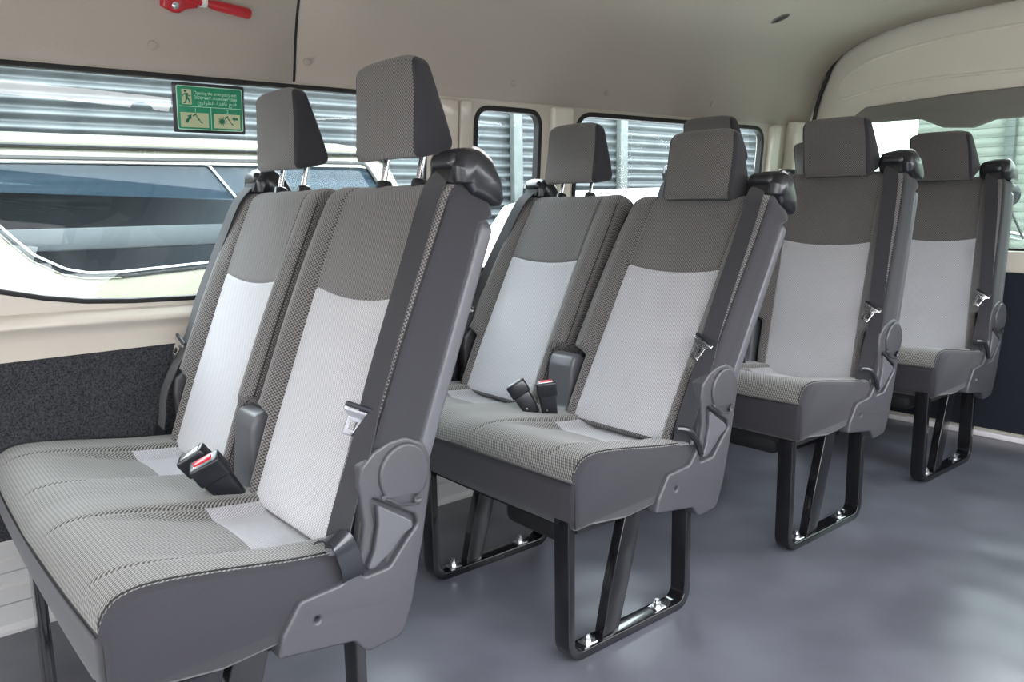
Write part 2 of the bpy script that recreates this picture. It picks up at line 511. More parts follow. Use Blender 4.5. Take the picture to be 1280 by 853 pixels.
def build_cap(bk, c, s):
    """black plastic belt guide cap on the top outer corner of a backrest"""
    edge = c + s * (HW + .0015); CW = .092
    prof = round_poly([(-.034, .480), (-.045, .505), (-.040, .538), (-.012, .549), (.018, .541), (.046, .515), (.061, .486), (.057, .474), (-.002, .473), (-.018, .484)],
                      [.004, .010, .018, .02, .02, .03, .02, .006, .006, .008])
    x0, x1 = sorted((edge, edge - s * CW))
    def fn(co):
        x, u, v = co
        t = (x - (edge - s * CW)) / (s * CW)          # 0 inner, 1 outer
        v2 = v
        if v > .50:
            v2 = v - (v - .50) * (.10 * (1 - sm(0, .5, t)) + .12 * sm(.7, 1.0, t))
        return (x, u, v2)
    # two lofted halves for a rounded crown: slices across x
    n = 15; V = []; F = []
    m = len(prof)
    for i in range(n):
        t = i / (n - 1); x = edge - s * CW * (1 - t)
        e = min(t, 1 - t) * CW; ins = .010 * (1 - math.sqrt(max(0, 1 - (1 - min(1, e / .014)) ** 2))) if e < .014 else 0
        cu, cv = 0.0, .50
        for (u, v) in prof:
            du, dv = u - cu, v - cv; L = math.hypot(du, dv); f = max(0, (L - ins) / L)
            V.append(fn((x, cu + du * f, cv + dv * f)))
    for i in range(n - 1):
        for k in range(m):
            k2 = (k + 1) % m; F.append((i * m + k, i * m + k2, (i + 1) * m + k2, (i + 1) * m + k))
    F.append(tuple(range(m))[::-1]); F.append(tuple((n - 1) * m + k for k in range(m)))
    o = mk('belt_guide_cap', V, F, 'black', bk, angle=80)
    # hood lip and mouth where the webbing comes out
    a, b = sorted((edge - s * .080, edge - s * .022))
    rbox('belt_mouth', (a, -.0445, .479), (b, -.020, .503), 'black_matte', bk, .003)
    rbox('belt_mouth_lip', (a - .002, -.053, .501), (b + .002, -.020, .527), 'black', bk, .010, 4)
    # pale strip over the crown
    pts = []
    for (u, v) in [(-.020, .5435), (-.004, .5445), (.010, .5410), (.022, .535)]:
        q = fn((edge - s * .016, u, v)); pts.append((q[0], q[1], q[2] + .0030))
    tube('pale_strip', pts, .0042, 'white', bk, 8)
    return o

def build_headrest(root, c, M0, drop):
    """wedge headrest on two posts; drop lowers it"""
    n = 26; V = []; F = []; FM = []; UV = []
    # side profile, going round: front bottom -> front top -> back top -> back bottom
    base = [(-.066, .512), (-.120, .677), (-.088, .681), (.004, .556)]
    prof = round_poly(base, [.016, .014, .012, .016], 7)
    # add points along the long sides
    dense = []
    for i, p in enumerate(prof):
        q = prof[(i + 1) % len(prof)]; d = math.dist(p, q); k = max(1, int(d / .012))
        for j in range(k): dense.append((p[0] + (q[0] - p[0]) * j / k, p[1] + (q[1] - p[1]) * j / k))
    prof = dense; m = len(prof)
    cu = sum(p[0] for p in prof) / m; cv = sum(p[1] for p in prof) / m
    W = .102; c = c + .011
    ts = [-1, -.992, -.975, -.95, -.92] + [-.85 + 1.7 * k / 15 for k in range(16)] + [.92, .95, .975, .992, 1]
    n = len(ts)
    for t in ts:
        x = c + t * W; e = (1 - abs(t)) * W; R = .011
        ins = R * (1 - math.sqrt(max(0, 1 - (1 - min(1, e / R)) ** 2))) if e < R else 0
        s = 0
        for k, (u, v) in enumerate(prof):
            du, dv = u - cu, v - cv; L = math.hypot(du, dv); f = max(0, (L - ins) / L)
            uu = cu + du * f; vv = cv + dv * f
            if k: s += math.dist(prof[k - 1], prof[k])
            # gentle pillow on the front, narrower at the top
            topn = sm(.60, .70, vv); xx = c + (x - c) * (1 - .06 * topn)
            V.append((xx, uu + .004 * (abs(t) ** 3) - .002, vv - drop - (.004 * abs(t) ** 4 + .008 * abs(t) ** 7) * topn)); UV.append((x, s))
    for i in range(n - 1):
        for k in range(m):
            k2 = (k + 1) % m; F.append((i * m + k, i * m + k2, (i + 1) * m + k2, (i + 1) * m + k))
            tm = abs(ts[i] + ts[i + 1]) / 2
            p, q = prof[k], prof[k2]
            frontish = (p[0] + q[0]) / 2 < -.060 - ((p[1] + q[1]) / 2 - .515) * .30
            FM.append(0 if (tm < .93 and frontish) else 1)
    F.append(tuple(range(m))[::-1]); FM.append(1); F.append(tuple((n - 1) * m + k for k in range(m))); FM.append(1)
    o = mk('headrest', V, F, ['knit', 'smooth'], root, FM, UV, angle=60, matrix=M0)
    split_part(o, 1, 'headrest_side_cover', ('smooth',), o, 'smooth charcoal cloth sides and rear of the headrest')
    bm = bmesh.new()
    pf = [p for p in prof if p[1] < .668 and p[0] < -.062 - (p[1] - .515) * .30]
    pf.sort(key=lambda p: p[1])
    for s in (-1, 1):
        pts = []
        for (u, v) in pf:
            topn = sm(.60, .70, v)
            pts.append((c + s * W * .935 * (1 - .06 * topn), u + .0036, v - drop - .0085 * topn))
        if len(pts) > 2: add_tube(bm, pts, .0014, 5)
    islands(bmesh_obj('seam_piping', bm, 'black_matte', o))
    for s in (-1, 1):
        x = c - .011 + s * .059
        tube('headrest_post', [(x, -.012, .46), (x, -.016, .50), (x, -.022, .545 - drop), (x, -.03, .575 - drop)], .0058, 'chrome', o, 12)
        bm = bmesh.new()
        add_tube(bm, [(x, -.011, .482), (x, -.0125, .494), (x, -.013, .498), (x, -.0135, .500)], .015, 16, rs=[.015, .015, .013, .0085])
        bmesh_obj('headrest_guide', bm, 'black', o)
    return o

def ribbon(name, pts, ws, m, parent, th=.0014, width=.046, matrix=None):
    """belt webbing: centre points, width directions"""
    V = []; F = []; UV = []
    L = len(pts); s = 0
    for i, p in enumerate(pts):
        p = Vector(p); d = (Vector(pts[min(i + 1, L - 1)]) - Vector(pts[max(i - 1, 0)])).normalized()
        w = Vector(ws[i] if isinstance(ws, list) else ws); w = (w - d * w.dot(d)).normalized(); nrm = w.cross(d).normalized()
        if i: s += (p - Vector(pts[i - 1])).length
        wd = width[i] if isinstance(width, list) else width
        for (a, b) in ((-.5, -.5), (.5, -.5), (.5, .5), (-.5, .5)):
            V.append(p + w * wd * a + nrm * th * b * 2); UV.append((a * wd, s))
    for i in range(L - 1):
        for k in range(4):
            k2 = (k + 1) % 4; F.append((i * 4 + k, i * 4 + k2, (i + 1) * 4 + k2, (i + 1) * 4 + k))
    F.append((3, 2, 1, 0)); F.append(tuple((L - 1) * 4 + k for k in range(4)))
    return mk(name, V, F, m, parent, uv=UV, angle=30, matrix=matrix)

def smooth_pts(ctrl, n=6):
    out = []; P = [Vector(c) for c in ctrl]
    for i in range(len(P) - 1):
        p0 = P[max(i - 1, 0)]; p1 = P[i]; p2 = P[i + 1]; p3 = P[min(i + 2, len(P) - 1)]
        for k in range(n):
            t = k / n
            out.append(.5 * ((2 * p1) + (p2 - p0) * t + (2 * p0 - 5 * p1 + 4 * p2 - p3) * t * t + (3 * p1 - p0 - 3 * p2 + p3) * t ** 3))
    out.append(P[-1]); return out

def build_tongue(parent, pos, down, wid):
    """chrome tongue plate with a slot, hanging from a cross bar"""
    d = Vector(down).normalized(); w = Vector(wid); w = (w - d * w.dot(d)).normalized(); nrm = w.cross(d)
    mtx = Matrix((( *w, 0), (*d, 0), (*nrm, 0), (0, 0, 0, 1))).transposed(); mtx.translation = Vector(pos); mtx = mtx @ Matrix.Scale(.82, 4)
    out = [(-.030, -.010), (.030, -.010), (.030, .004), (.016, .014), (.0125, .052), (-.0125, .052), (-.016, .014), (-.030, .004)]
    hole = [(-.0065, .022), (.0065, .022), (.0065, .040), (-.0065, .040)]
    hole2 = [(-.024, -.005), (.024, -.005), (.024, -.001), (-.024, -.001)]
    o = plate('belt_tongue', round_poly(out, .003, 3), 'chrome', -.0012, .0012, parent, [hole, hole2], .0005, 1, 'z', matrix=mtx)
    bm = bmesh.new(); add_rbox(bm, (-.031, -.013, -.0035), (.031, -.003, .0035), .0025)
    bmesh_obj('tongue_bar', bm, 'black', parent, matrix=mtx)
    return o

def build_buckle(root, base, up, face, stalk=True, red=True, sc_=1.0):
    u = Vector(up).normalized(); f = Vector(face); f = (f - u * f.dot(u)).normalized(); w = f.cross(u)
    mtx = Matrix(((*w, 0), (*f, 0), (*u, 0), (0, 0, 0, 1))).transposed(); mtx.translation = Vector(base); mtx = mtx @ Matrix.Scale(sc_, 4)
    def tp(v):
        t = v.z / .085; return (v.x * (.80 + .20 * t), v.y * (.80 + .2 * t), v.z)
    o = rbox('buckle', (-.023, -.013, 0), (.023, .013, .062), 'black', root, .005, 3, taper=tp, matrix=mtx)
    bm = bmesh.new(); add_rbox(bm, (-.0245, -.0145, .056), (.0245, .0145, .092), .0045, 3)
    bmesh_obj('buckle_head', bm, 'black', o)
    bm = bmesh.new(); add_rbox(bm, (-.017, -.0085, .088), (.017, .0085, .0932), .0025, 2)
    bmesh_obj('release_frame', bm, 'zinc', o)
    if red: rbox('release_button', (-.015, -.0062, .090), (.015, .0062, .0952), 'red', o, .002)
    tube('rivet', [(.006, .0105, .022), (.006, .0128, .022)], .0022, 'chrome', o, 8)
    if stalk: rbox('buckle_stalk', (-.013, -.004, -.06), (.013, .004, .006), 'black_matte', o, .002)
    return o

BR = [(.223, .268), (.232, .300), (.262, .345), (.330, .350), (.362, .385), (.371, .430), (.365, .490), (.370, .522), (.392, .542), (.420, .553), (.449, .555),
      (.482, .539), (.495, .511), (.492, .465), (.476, .384), (.452, .283), (.434, .238), (.424, .229), (.372, .224), (.360, .230), (.345, .250)]
def build_bracket(root, x_out, s):
    a, b = sorted((x_out, x_out - s * .034))
    out = round_poly(BR, [.006, .01, .012, .02, .02, .02, .02, .012, .012, .02, .02, .02, .02, .03, .05, .05, .015, .008, .006, .006, .01], 4)
    hole = [(.2862 + .0045 * math.cos(t * PI / 6), .3079 + .0045 * math.sin(t * PI / 6)) for t in range(12)]
    rec = round_poly([(.386, .472), (.402, .460), (.462, .424), (.466, .408), (.445, .388), (.412, .352), (.366, .349), (.363, .360), (.378, .385), (.388, .425), (.384, .455)],
                     [.006, .006, .01, .01, .01, .01, .008, .008, .02, .02, .01], 4)
    def fn(co):      # outer face leans in slightly towards the rear top
        return co
    o = plate('side_bracket_cover', out, 'plastic', a, b, root, [hole, rec], .0055, 3)
    # recess floor behind the lever, and hole floor
    bx = x_out - s * .012
    p, q = sorted((bx, bx - s * .010))
    plate('recess_floor', [(.35, .335), (.475, .36), (.478, .44), (.38, .48)], 'plastic', p, q, o, bev=.001, seg=1)
    rbox('bolt_hole', (min(bx, bx - s * .01), .278, .300), (max(bx, bx - s * .01), .294, .316), 'black_matte', o, .001)
    lev = round_poly([(.394, .459), (.408, .449), (.455, .417), (.457, .405), (.437, .396), (.418, .377), (.385, .357), (.373, .358), (.386, .385), (.395, .425)],
                     [.004, .005, .008, .006, .01, .02, .006, .005, .02, .02], 4)
    p, q = sorted((x_out - s * .012, x_out + s * .001))
    plate('recline_lever', lev, 'plastic_light', p, q, root, bev=.004, seg=3)
    # raised boss over the hinge with its tail
    boss = []
    for k in range(22):
        a0 = math.radians(215 - k * 13.5)
        boss.append((.4425 + .045 * math.cos(a0), .4975 + .049 * math.sin(a0)))
    boss += [(.478, .452), (.468, .440), (.430, .446), (.408, .462), (.397, .472)]
    p, q = sorted((x_out - s * .004, x_out + s * .0065))
    plate('hinge_boss', round_poly(boss, .008, 3), 'plastic', p, q, o, bev=.0052, seg=4)
    return o

def leg_frame(root, xc):
    """black flat bar bent to a U, standing on its curved base"""
    w = .021
    bm = bmesh.new()
    y0, y1, th, R = .000, .379, .018, .042
    def path(inset):
        r = R - inset; c = []
        c.append((y0 + inset, .300))
        for k in range(9):
            a = PI + k / 8 * PI / 2; c.append((y0 + R + r * math.cos(a), R + r * math.sin(a) + 0))
        for k in range(9):
            a = 1.5 * PI + k / 8 * PI / 2; c.append((y1 - R + r * math.cos(a), R + r * math.sin(a)))
        c.append((y1 - inset, .275)); return c
    A, B = path(0), path(th)
    out = A + B[::-1]
    o = plate('leg_frame', out, 'steel_black', xc - w, xc + w, root, bev=.0022, seg=2)
    # slanting strut
    st = round_poly([(.104, .014), (.150, .014), (.180, .11), (.230, .285), (.176, .285), (.128, .12)], .004, 2)
    plate('leg_strut', st, 'steel_black', xc - w * .62, xc + w * .62, root, bev=.002)
    for y in (.073, .290):
        bm = bmesh.new()
        add_rbox(bm, (xc - .014, y - .016, th - .001), (xc + .014, y + .016, th + .002), .001, 1)
        add_tube(bm, [(xc, y, th), (xc, y, th + .004)], .0125, 16)
        add_tube(bm, [(xc, y, th + .003), (xc, y, th + .012)], .009, 6)
        add_tube(bm, [(xc, y, th + .011), (xc, y, th + .019)], .005, 10)
        bmesh_obj('floor_bolt', bm, 'zinc', root)
    return o

def build_seat(name, y, dz, aA, aW, dropA, dropW, label, variant=0):
    root = empty(name, (0, y, 0), label, 'seat', 'two-place seats down the left side of the van')
    up = bpy.data.objects.new('t', None)
    Z = Matrix.Translation((0, 0, dz))
    cu = build_cushion(root); cu.matrix_local = Z
    for c, a, dr, s in ((C1, aA, dropA, 1), (C2, aW, dropW, -1)):
        M0 = Matrix.Translation(PV + Vector((0, 0, dz))) @ Matrix.Rotation(math.radians(-a), 4, 'X')
        bk = build_backrest(root, c, M0, s)
        build_cap(bk, c, s)
        hr = build_headrest(root, c, M0, dr)
        # belt: from the cap over the outer bolster to the tongue, then to the anchor
        if s > 0:
            ctrl = [M0 @ Vector(p) for p in ((c + HW - .045, -.036, .500), (c + HW - .046, -.048, .480), (c + HW - .036, -.0600, .44), (c + HW - .030, -.064, .35),
                    (c + HW - .025, -.069, .22), (c + HW - .019, -.072, .12), (c + HW - .014, -.070, .06))]
            ctrl += [Vector((c + HW - .020, .350, .455 + dz)), Vector((c + HW - .024, .338, .405 + dz)), Vector((c + HW - .024, .335, .370 + dz))]
            pts = smooth_pts(ctrl, 6); L = len(pts) - 1
            ws = [Vector((1 - .35 * sm(.6, .95, i / L), .38 + .2 * sm(.6, .95, i / L), 0)) for i in range(L + 1)]
            tongue_at = M0 @ Vector((c + HW - .022, -.080, .095))
        else:
            ctrl = [M0 @ Vector(p) for p in ((c - HW + .047, -.036, .500), (c - HW + .046, -.048, .480), (c - HW + .038, -.0600, .44), (c - HW + .022, -.062, .35),
                    (c - HW + .008, -.066, .22), (c - HW - .002, -.062, .12))]
            ctrl += [Vector((-.880, .356, .50 + dz)), Vector((-.889, .345, .43 + dz)), Vector((-.895, .338, .378 + dz))]
            pts = smooth_pts(ctrl, 6); L = len(pts) - 1
            ws = [Vector((1, .05, 0)) for i in range(L + 1)]
            tongue_at = M0 @ Vector((c - HW - .004, -.072, .100))
        b = ribbon('seat_belt', pts, ws, 'webbing', root, width=.037 if s > 0 else .042)
        build_tongue(b, tongue_at + Vector((0, -.004, .004)), Vector((-.42, -.35, -1)), Vector((.40, 1.0, -.1)) if (variant == 0 and s > 0) else Vector((1, .1, -.2)))
        if s < 0:
            d_ = (pts[-1] - pts[-4]).normalized()
            ribbon('belt_end_tab', [pts[-1] - d_ * .028 + Vector((0, -.002, .001)), pts[-1] - d_ * .012 + Vector((0, -.002, .001)), pts[-1] + d_ * .004 + Vector((0, -.002, .001))], Vector((1, .05, 0)), 'black', b, th=.003, width=.047)
        elif variant == 0:
            xo = .004
            lp = [Vector((xo - .034, .318, .412)), Vector((xo - .014, .320, .424)), Vector((xo, .330, .418)), Vector((xo + .004, .338, .395)), Vector((xo + .002, .345, .368)), Vector((xo - .006, .348, .348))]
            ribbon('belt_anchor_strap', smooth_pts(lp, 4), Vector((0, 1, .1)), 'black', root, th=.0012, width=.036)
        else:
            xo = .002
            tube('belt_anchor_strap', smooth_pts([Vector((xo - .02, .31, .43 + dz)), Vector((xo - .004, .33, .425 + dz)), Vector((xo + .002, .352, .395 + dz)), Vector((xo + .002, .365, .368 + dz))], 4), .0065, 'black', root, 8)
    # brackets
    for o in (build_bracket(root, .002, 1), build_bracket(root, -.880, -1)):
        pass
    # grey centre support between the backrests; lighter grey imitates side-window light
    prof = round_poly([(.290, .345), (.335, .372), (.352, .400), (.362, .500), (.372, .524), (.395, .530), (.425, .510), (.440, .40), (.44, .34)], [.01, .03, .03, .03, .012, .012, .02, .02, .01], 4)
    plate('centre_support', prof, 'plastic_light', (C1 + C2) / 2 - .044, (C1 + C2) / 2 + .044, root, bev=.009, seg=3)
    # lining visible behind the cushion
    rbox('rear_lining', (-.868, .40, .285), (-.03, .465, .36), 'fuzzy', root, .01)
    rbox('side_lining', (-.050, .24, .290), (-.013, .372, .395), 'fuzzy', root, .008)
    # buckles
    if variant == 0:
        build_buckle(root, (-.378, .318, .378 + dz), (.10, -.52, .80), (.85, -.5, 0), sc_=1.18)
        build_buckle(root, (-.408, .312, .388 + dz), (-.12, -.60, .85), (.75, -.6, 0), red=False, sc_=1.12)
    else:
        build_buckle(root, (-.390, .285, .388 + dz), (.0, -.16, 1), (.8, -.6, 0))
        build_buckle(root, (-.425, .262, .392 + dz), (-.45, -.40, 1), (.75, -.6, 0), red=False)
    # seat pan and under-seat box
    rbox('seat_pan', (-.84, .03, .262), (-.035, .42, .300), 'black_matte', root, .008)
    rbox('under_seat_pad', (-.27, .035, .222), (-.10, .30, .280), 'black_matte', root, .02, 3)
    leg_frame(root, -.049)
    leg_frame(root, -.519)
    if dz:
        for ch in root.children:
            if ch.name.split('.')[0] in ('side_bracket_cover', 'recline_lever', 'centre_support', 'rear_lining', 'side_lining', 'seat_pan', 'under_seat_pad'):
                ch.location.z += dz
    bpy.data.objects.remove(up)
    return root

SEATS = [
    ('van_seat', 0.0, 0.0, 21, 21, 0.0, 0.0, 'nearest and largest grey two-place van seat, with both headrests raised on chrome posts', 0),
    ('van_seat', .8237, 0.0, 28.5, 26.5, .062, .012, 'second grey van seat from the front, window headrest raised and aisle headrest pushed down', 1),
    ('van_seat', 1.6075, .0175, 11, 11, .050, .008, 'third grey van seat from the front, upright, standing ahead of the rearmost seat', 1),
    ('van_seat', 2.3805, 0.0, 3, 3, .040, .040, 'rearmost grey van seat, most upright, against the dark rear door lining', 1),
]
for s in SEATS: build_seat(*s)

# ------------------------------------------------------------------ van shell
YF, YR = -2.7, 3.10
# floor
bm = bmesh.new(); add_rbox(bm, (-.965, YF, -.03), (.97, YR + .06, 0), 0)
struct(bmesh_obj('floor', bm, 'floor', smooth=False))
def tumble(z): return -.952 + .045 * max(0, (z - .60)) / .6

def wall_side(s, name, windows, y0, y1):
    root = None
    def fn(co):
        x, y, z = co; X = tumble(z) + x
        return (X if s < 0 else -X + .03, y, z)
    o = plate(name, [(y0, .575), (y1, .575), (y1, 1.222), (y0, 1.222)], 'trim', -.034, 0.0, None, windows, .004, 2, fn=fn)
    return struct(o), fn

win1 = round_poly([(-.36, 1.205), (-.36, .95), (-.24, .852), (-.12, .797), (-.03, .765), (.062, .738), (.14, .718), (.22, .704), (.32, .696), (.45, .692), (.75, .690), (1.05, .70), (1.12, .76), (1.125, 1.205)],
                  [.03, .1, .1, .1, .1, .1, .1, .1, .1, .1, .1, .05, .06, .05])
win2 = round_poly([(1.292, .70), (1.556, .70), (1.556, 1.192), (1.292, 1.192)], .055, 8)
win3 = round_poly([(1.705, .70), (2.775, .70), (2.775, 1.197), (1.705, 1.197)], .075, 8)
win0 = round_poly([(-2.35, .72), (-1.15, .72), (-1.15, 1.19), (-2.0, 1.19)], .06)
wl, fnL = wall_side(-1, 'wall_left', [win0, win1, win2, win3], YF, YR + .03)
def glaze(i, loop, fn, seal=True):
    g = plate('window_%d' % i, loop, 'glass', -.020, -.014, bev=.0005, seg=1, fn=fn); struct(g)
    pts = [fn((-.004, y, z)) for y, z in loop]
    # rubber seal: rectangular ring plate inside the opening
    cy = sum(p[0] for p in loop) / len(loop); cz = sum(p[1] for p in loop) / len(loop)
    return g
def inset(loop, d):
    L = len(loop); out = []
    area = sum(loop[i][0] * loop[(i + 1) % L][1] - loop[(i + 1) % L][0] * loop[i][1] for i in range(L))
    sg = 1 if area > 0 else -1
    for i in range(L):
        a, p, b = Vector(loop[i - 1]), Vector(loop[i]), Vector(loop[(i + 1) % L])
        t = (b - a).normalized(); nn = Vector((-t.y, t.x)) * sg
        out.append((p.x + nn.x * d, p.y + nn.y * d))
    return out
for i, (lp, w) in enumerate(((win1, .009), (win2, .013), (win3, .013)), 1):
    g = glaze(i, lp, fnL)
    plate('rubber_seal', inset(lp, -.002), 'rubber', -.022, .0035, g, [inset(lp, w)], .002, 2, fn=fnL)
# belt line pressing under the window
V = []; F = []
prof = [(-.004, .578), (.004, .580), (.006, .600), (.006, .628), (.010, .640), (.026, .648), (.028, .654), (.020, .664), (.006, .676), (.0, .680)]
ys = [YF + .05 * k for k in range(117)]
for y in ys:
    k = 0.020 * sm(-.2, .35, -y + .25)
    for (d, z) in prof: V.append((tumble(z) + d, y, z + (.012 * sm(.6, .0, y) if z > .63 else 0)))
n = len(prof)
for i in range(len(ys) - 1):
    for k in range(n - 1): F.append((i * n + k, (i + 1) * n + k, (i + 1) * n + k + 1, i * n + k + 1))
struct(mk('trim_1', V, F, 'trim', angle=60))
# carpet lining of the lower side wall, with press studs
c = plate('trim_2', [(YF, .16), (YR, .16), (YR, .590), (YF, .590)], 'carpet', -.962, -.944, None, [], .003); struct(c)
for y in (-.3, .21, .74, 1.3, 1.9, 2.5):
    tube('clip', [(-.945, y, .577), (-.9405, y, .577), (-.9395, y, .577)], .010, 'carpet', c, 14, rs=[.010, .010, .007])
# pale ribbed sill under the carpet
V = []; F = []
prof = [(-.936, .205), (-.930, .200), (-.930, .170), (-.924, .163), (-.924, .140), (-.930, .135), (-.930, .112), (-.921, .104), (-.921, .070), (-.928, .064), (-.926, .020), (-.918, .008), (-.918, .0)]
for y in (YF, YR):
    for p in prof: V.append((p[0], y, p[1]))
n = len(prof)
for k in range(n - 1): F.append((k, n + k, n + k + 1, k + 1))
struct(mk('baseboard_left', V, F, 'lower_trim', angle=25))

# wall pillars beside the windows
def pillar(i, y0, y1, z0, z1, d, m='cream', bev=.010):
    def fn(co): x, y, z = co; return (tumble(z) + x, y, z)
    return struct(plate('trim_%d' % i, round_poly([(y0, z0), (y1, z0), (y1, z1), (y0, z1)], .012, 3), m, -.005, d, None, [], bev, 4, fn=fn))
pillar(3, 1.145, 1.228, .68, 1.203, .013, 'trim', .006)
pillar(4, 1.234, 1.278, .68, 1.203, .010, 'trim', .005)
pillar(5, 1.590, 1.680, .68, 1.205, .020)
pillar(6, 2.800, 2.855, .68, 1.205, .030)
pillar(7, 2.930, 3.10, .60, 1.225, .050, bev=.014)
bm = bmesh.new(); add_rbox(bm, (-.93, 2.95, .985), (-.865, 3.03, 1.045), .022, 4)
bmesh_obj('belt_anchor_cover', bm, 'cream', bpy.data.objects['trim_7'])

# roof lining
half = [(-.925, 1.206), (-.910, 1.2065), (-.9025, 1.213), (-.8975, 1.235), (-.891, 1.265), (-.882, 1.305), (-.867, 1.355), (-.846, 1.405), (-.812, 1.450), (-.765, 1.489), (-.69, 1.525), (-.58, 1.555), (-.43, 1.574), (-.25, 1.581), (0, 1.584)]
full = half + [(-x, z) for x, z in half[-2::-1]]
def ceil_at(x):
    return interp([(a, b) for a, b in full], x)
def ceiling_piece(name, y0, y1, off=0.0):
    V = []; F = []; n = len(full); ys = [y0, y0 + .004] + [y0 + (y1 - y0) * k / 12 for k in range(1, 12)] + [y1 - .004, y1]
    for j, y in enumerate(ys):
        lift = .004 if j in (0, len(ys) - 1) else 0
        for x, z in full: V.append((x * (1 + lift * .6), y, z + lift + off))
    for i in range(len(ys) - 1):
        for k in range(n - 1): F.append((i * n + k, i * n + k + 1, (i + 1) * n + k + 1, (i + 1) * n + k))
    return struct(mk(name, V, F, 'ceiling', angle=60))
cf = ceiling_piece('ceiling', YF, .727)
cr_ = ceiling_piece('ceiling.001', .732, YR)
struct(tube('trim_11', [(x * 1.004, .7295, z + .004) for x, z in full], .0045, 'rubber', n=6))
def roof_skin():
    V = []; F = []; n = len(full)
    for y in (YF, YR + .05):
        for x, z in full: V.append((x * 1.03, y, z + .035))
    for k in range(n - 1): F.append((k, k + 1, n + k + 1, n + k))
    struct(mk('trim_8', V, F, 'rubber', angle=60))
roof_skin()
def clip_on_ceiling(parent, x, z, y, r=.010):
    nrm = Vector((.9, 0, -.42)).normalized(); p = Vector((x, y, z))
    tube('clip', [p - nrm * .001, p + nrm * .003, p + nrm * .0042], r, 'ceiling', parent, 16, rs=[r, r, r * .7])
for (y, par) in ((.395, cf), (.760, cr_), (1.43, cr_), (1.83, cr_), (-.3, cf), (2.4, cr_)):
    clip_on_ceiling(par, -.8915, 1.262, y)

# rear doors
rear = struct(plate('door_1', round_poly([(-.955, -.02), (-.955, 1.19), (-.915, 1.33), (-.86, 1.46), (-.75, 1.55), (-.5, 1.60), (0, 1.615), (.5, 1.60), (.75, 1.55), (.86, 1.46), (.915, 1.33), (.955, 1.19), (.955, -.02)], [0, .1, .05, .05, .05, .05, .05, .05, .05, .05, .05, .1, 0], 3),
     'cream', YR + .030, YR + .055, None, [round_poly([(-.74, .715), (.74, .715), (.74, 1.18), (.68, 1.235), (-.68, 1.235), (-.74, 1.18)], .05)], .004, 2, axis='y'))
# pressed outline on the door header
emb = [(-.08, 1.349), (-.25, 1.353), (-.414, 1.357), (-.60, 1.345), (-.72, 1.325), (-.767, 1.318), (-.792, 1.335), (-.785, 1.375), (-.74, 1.42), (-.639, 1.462), (-.48, 1.487), (-.309, 1.500), (-.098, 1.506)]
emb = emb + [(-x, z) for x, z in emb[::-1]]
pts = smooth_pts([(x, YR + .0300, z) for x, z in emb] + [(emb[0][0], YR + .0300, emb[0][1])], 4)
tube('header_bead', pts, .006, 'cream', rear, 8)
V = round_poly([(-.735, 1.222), (-.66, 1.272), (-.3, 1.288), (.3, 1.288), (.66, 1.272), (.735, 1.222), (.66, 1.208), (.433, 1.204), (.35, 1.166), (.242, 1.157), (.167, 1.181), (-.167, 1.181), (-.242, 1.157), (-.35, 1.166), (-.433, 1.204), (-.66, 1.208)], .02, 4)
plate('header_pad', V, 'pad', YR + .004, YR + .032, rear, bev=.010, seg=3, axis='y')
gl = struct(plate('window_4', [(-.80, .71), (.80, .71), (.80, 1.27), (-.80, 1.27)], 'glass_rear', YR + .040, YR + .045, bev=.0005, seg=1, axis='y'))
bm = bmesh.new()
for k in range(14):
    z = .745 + k * .034
    add_rbox(bm, (-.74, YR + .0392, z), (.74, YR + .0398, z + .0010), 0)
islands(bmesh_obj('demister_line', bm, 'rubber', gl, smooth=False))
plate('window_seal', round_poly([(-.745, .700), (.745, .700), (.745, 1.18), (.69, 1.240), (-.69, 1.240), (-.745, 1.18)], .03), 'rubber', YR + .024, YR + .038, gl, [round_poly([(-.73, .716), (.73, .716), (.73, 1.17), (.675, 1.222), (-.675, 1.222), (-.73, 1.17)], .03)], .002, 2, axis='y')
plate('door_sill_trim', [(-.93, .626), (.93, .626), (.93, .706), (-.93, .706)], 'trim', YR + .006, YR + .030, rear, bev=.008, seg=3, axis='y')
plate('door_lining', [(-.93, .028), (.93, .028), (.93, .630), (-.93, .630)], 'dark_panel', YR + .010, YR + .034, rear, bev=.006, seg=3, axis='y')
# threshold strip at the back edge of the floor
t9 = struct(plate('trim_9', [(-.95, .000), (.95, .000), (.95, .020), (-.95, .020)], 'white', YR - .012, YR + .012, bev=.003, axis='y'))
# black weather strip round the rear opening
pts = [(-.905, YR + .014, .03), (-.905, YR + .014, .6), (-.905, YR + .014, 1.10)] + [(x * (.992 if z < 1.45 else 1.012), YR + .014, z - .002 + (.014 if z > 1.45 else 0)) for x, z in full if 1.25 < z] + [(.905, YR + .014, 1.10), (.905, YR + .014, .03)]
s10 = struct(tube('trim_10', smooth_pts(pts, 3), .008, 'rubber', n=8))

# right-hand side of the body behind the open sliding door, and the front corner
def fnR(co): x, y, z = co; X = tumble(z) + x; return (-X, y, z)
struct(plate('wall_right', [(1.15, .0), (YR + .03, .0), (YR + .03, 1.235), (1.15, 1.235)], 'trim', -.034, 0.0, None,
             [round_poly([(1.24, .66), (1.66, .66), (1.66, 1.19), (1.24, 1.19)], .06), round_poly([(1.75, .66), (2.775, .66), (2.775, 1.19), (1.75, 1.19)], .06)], .004, 2, fn=fnR))

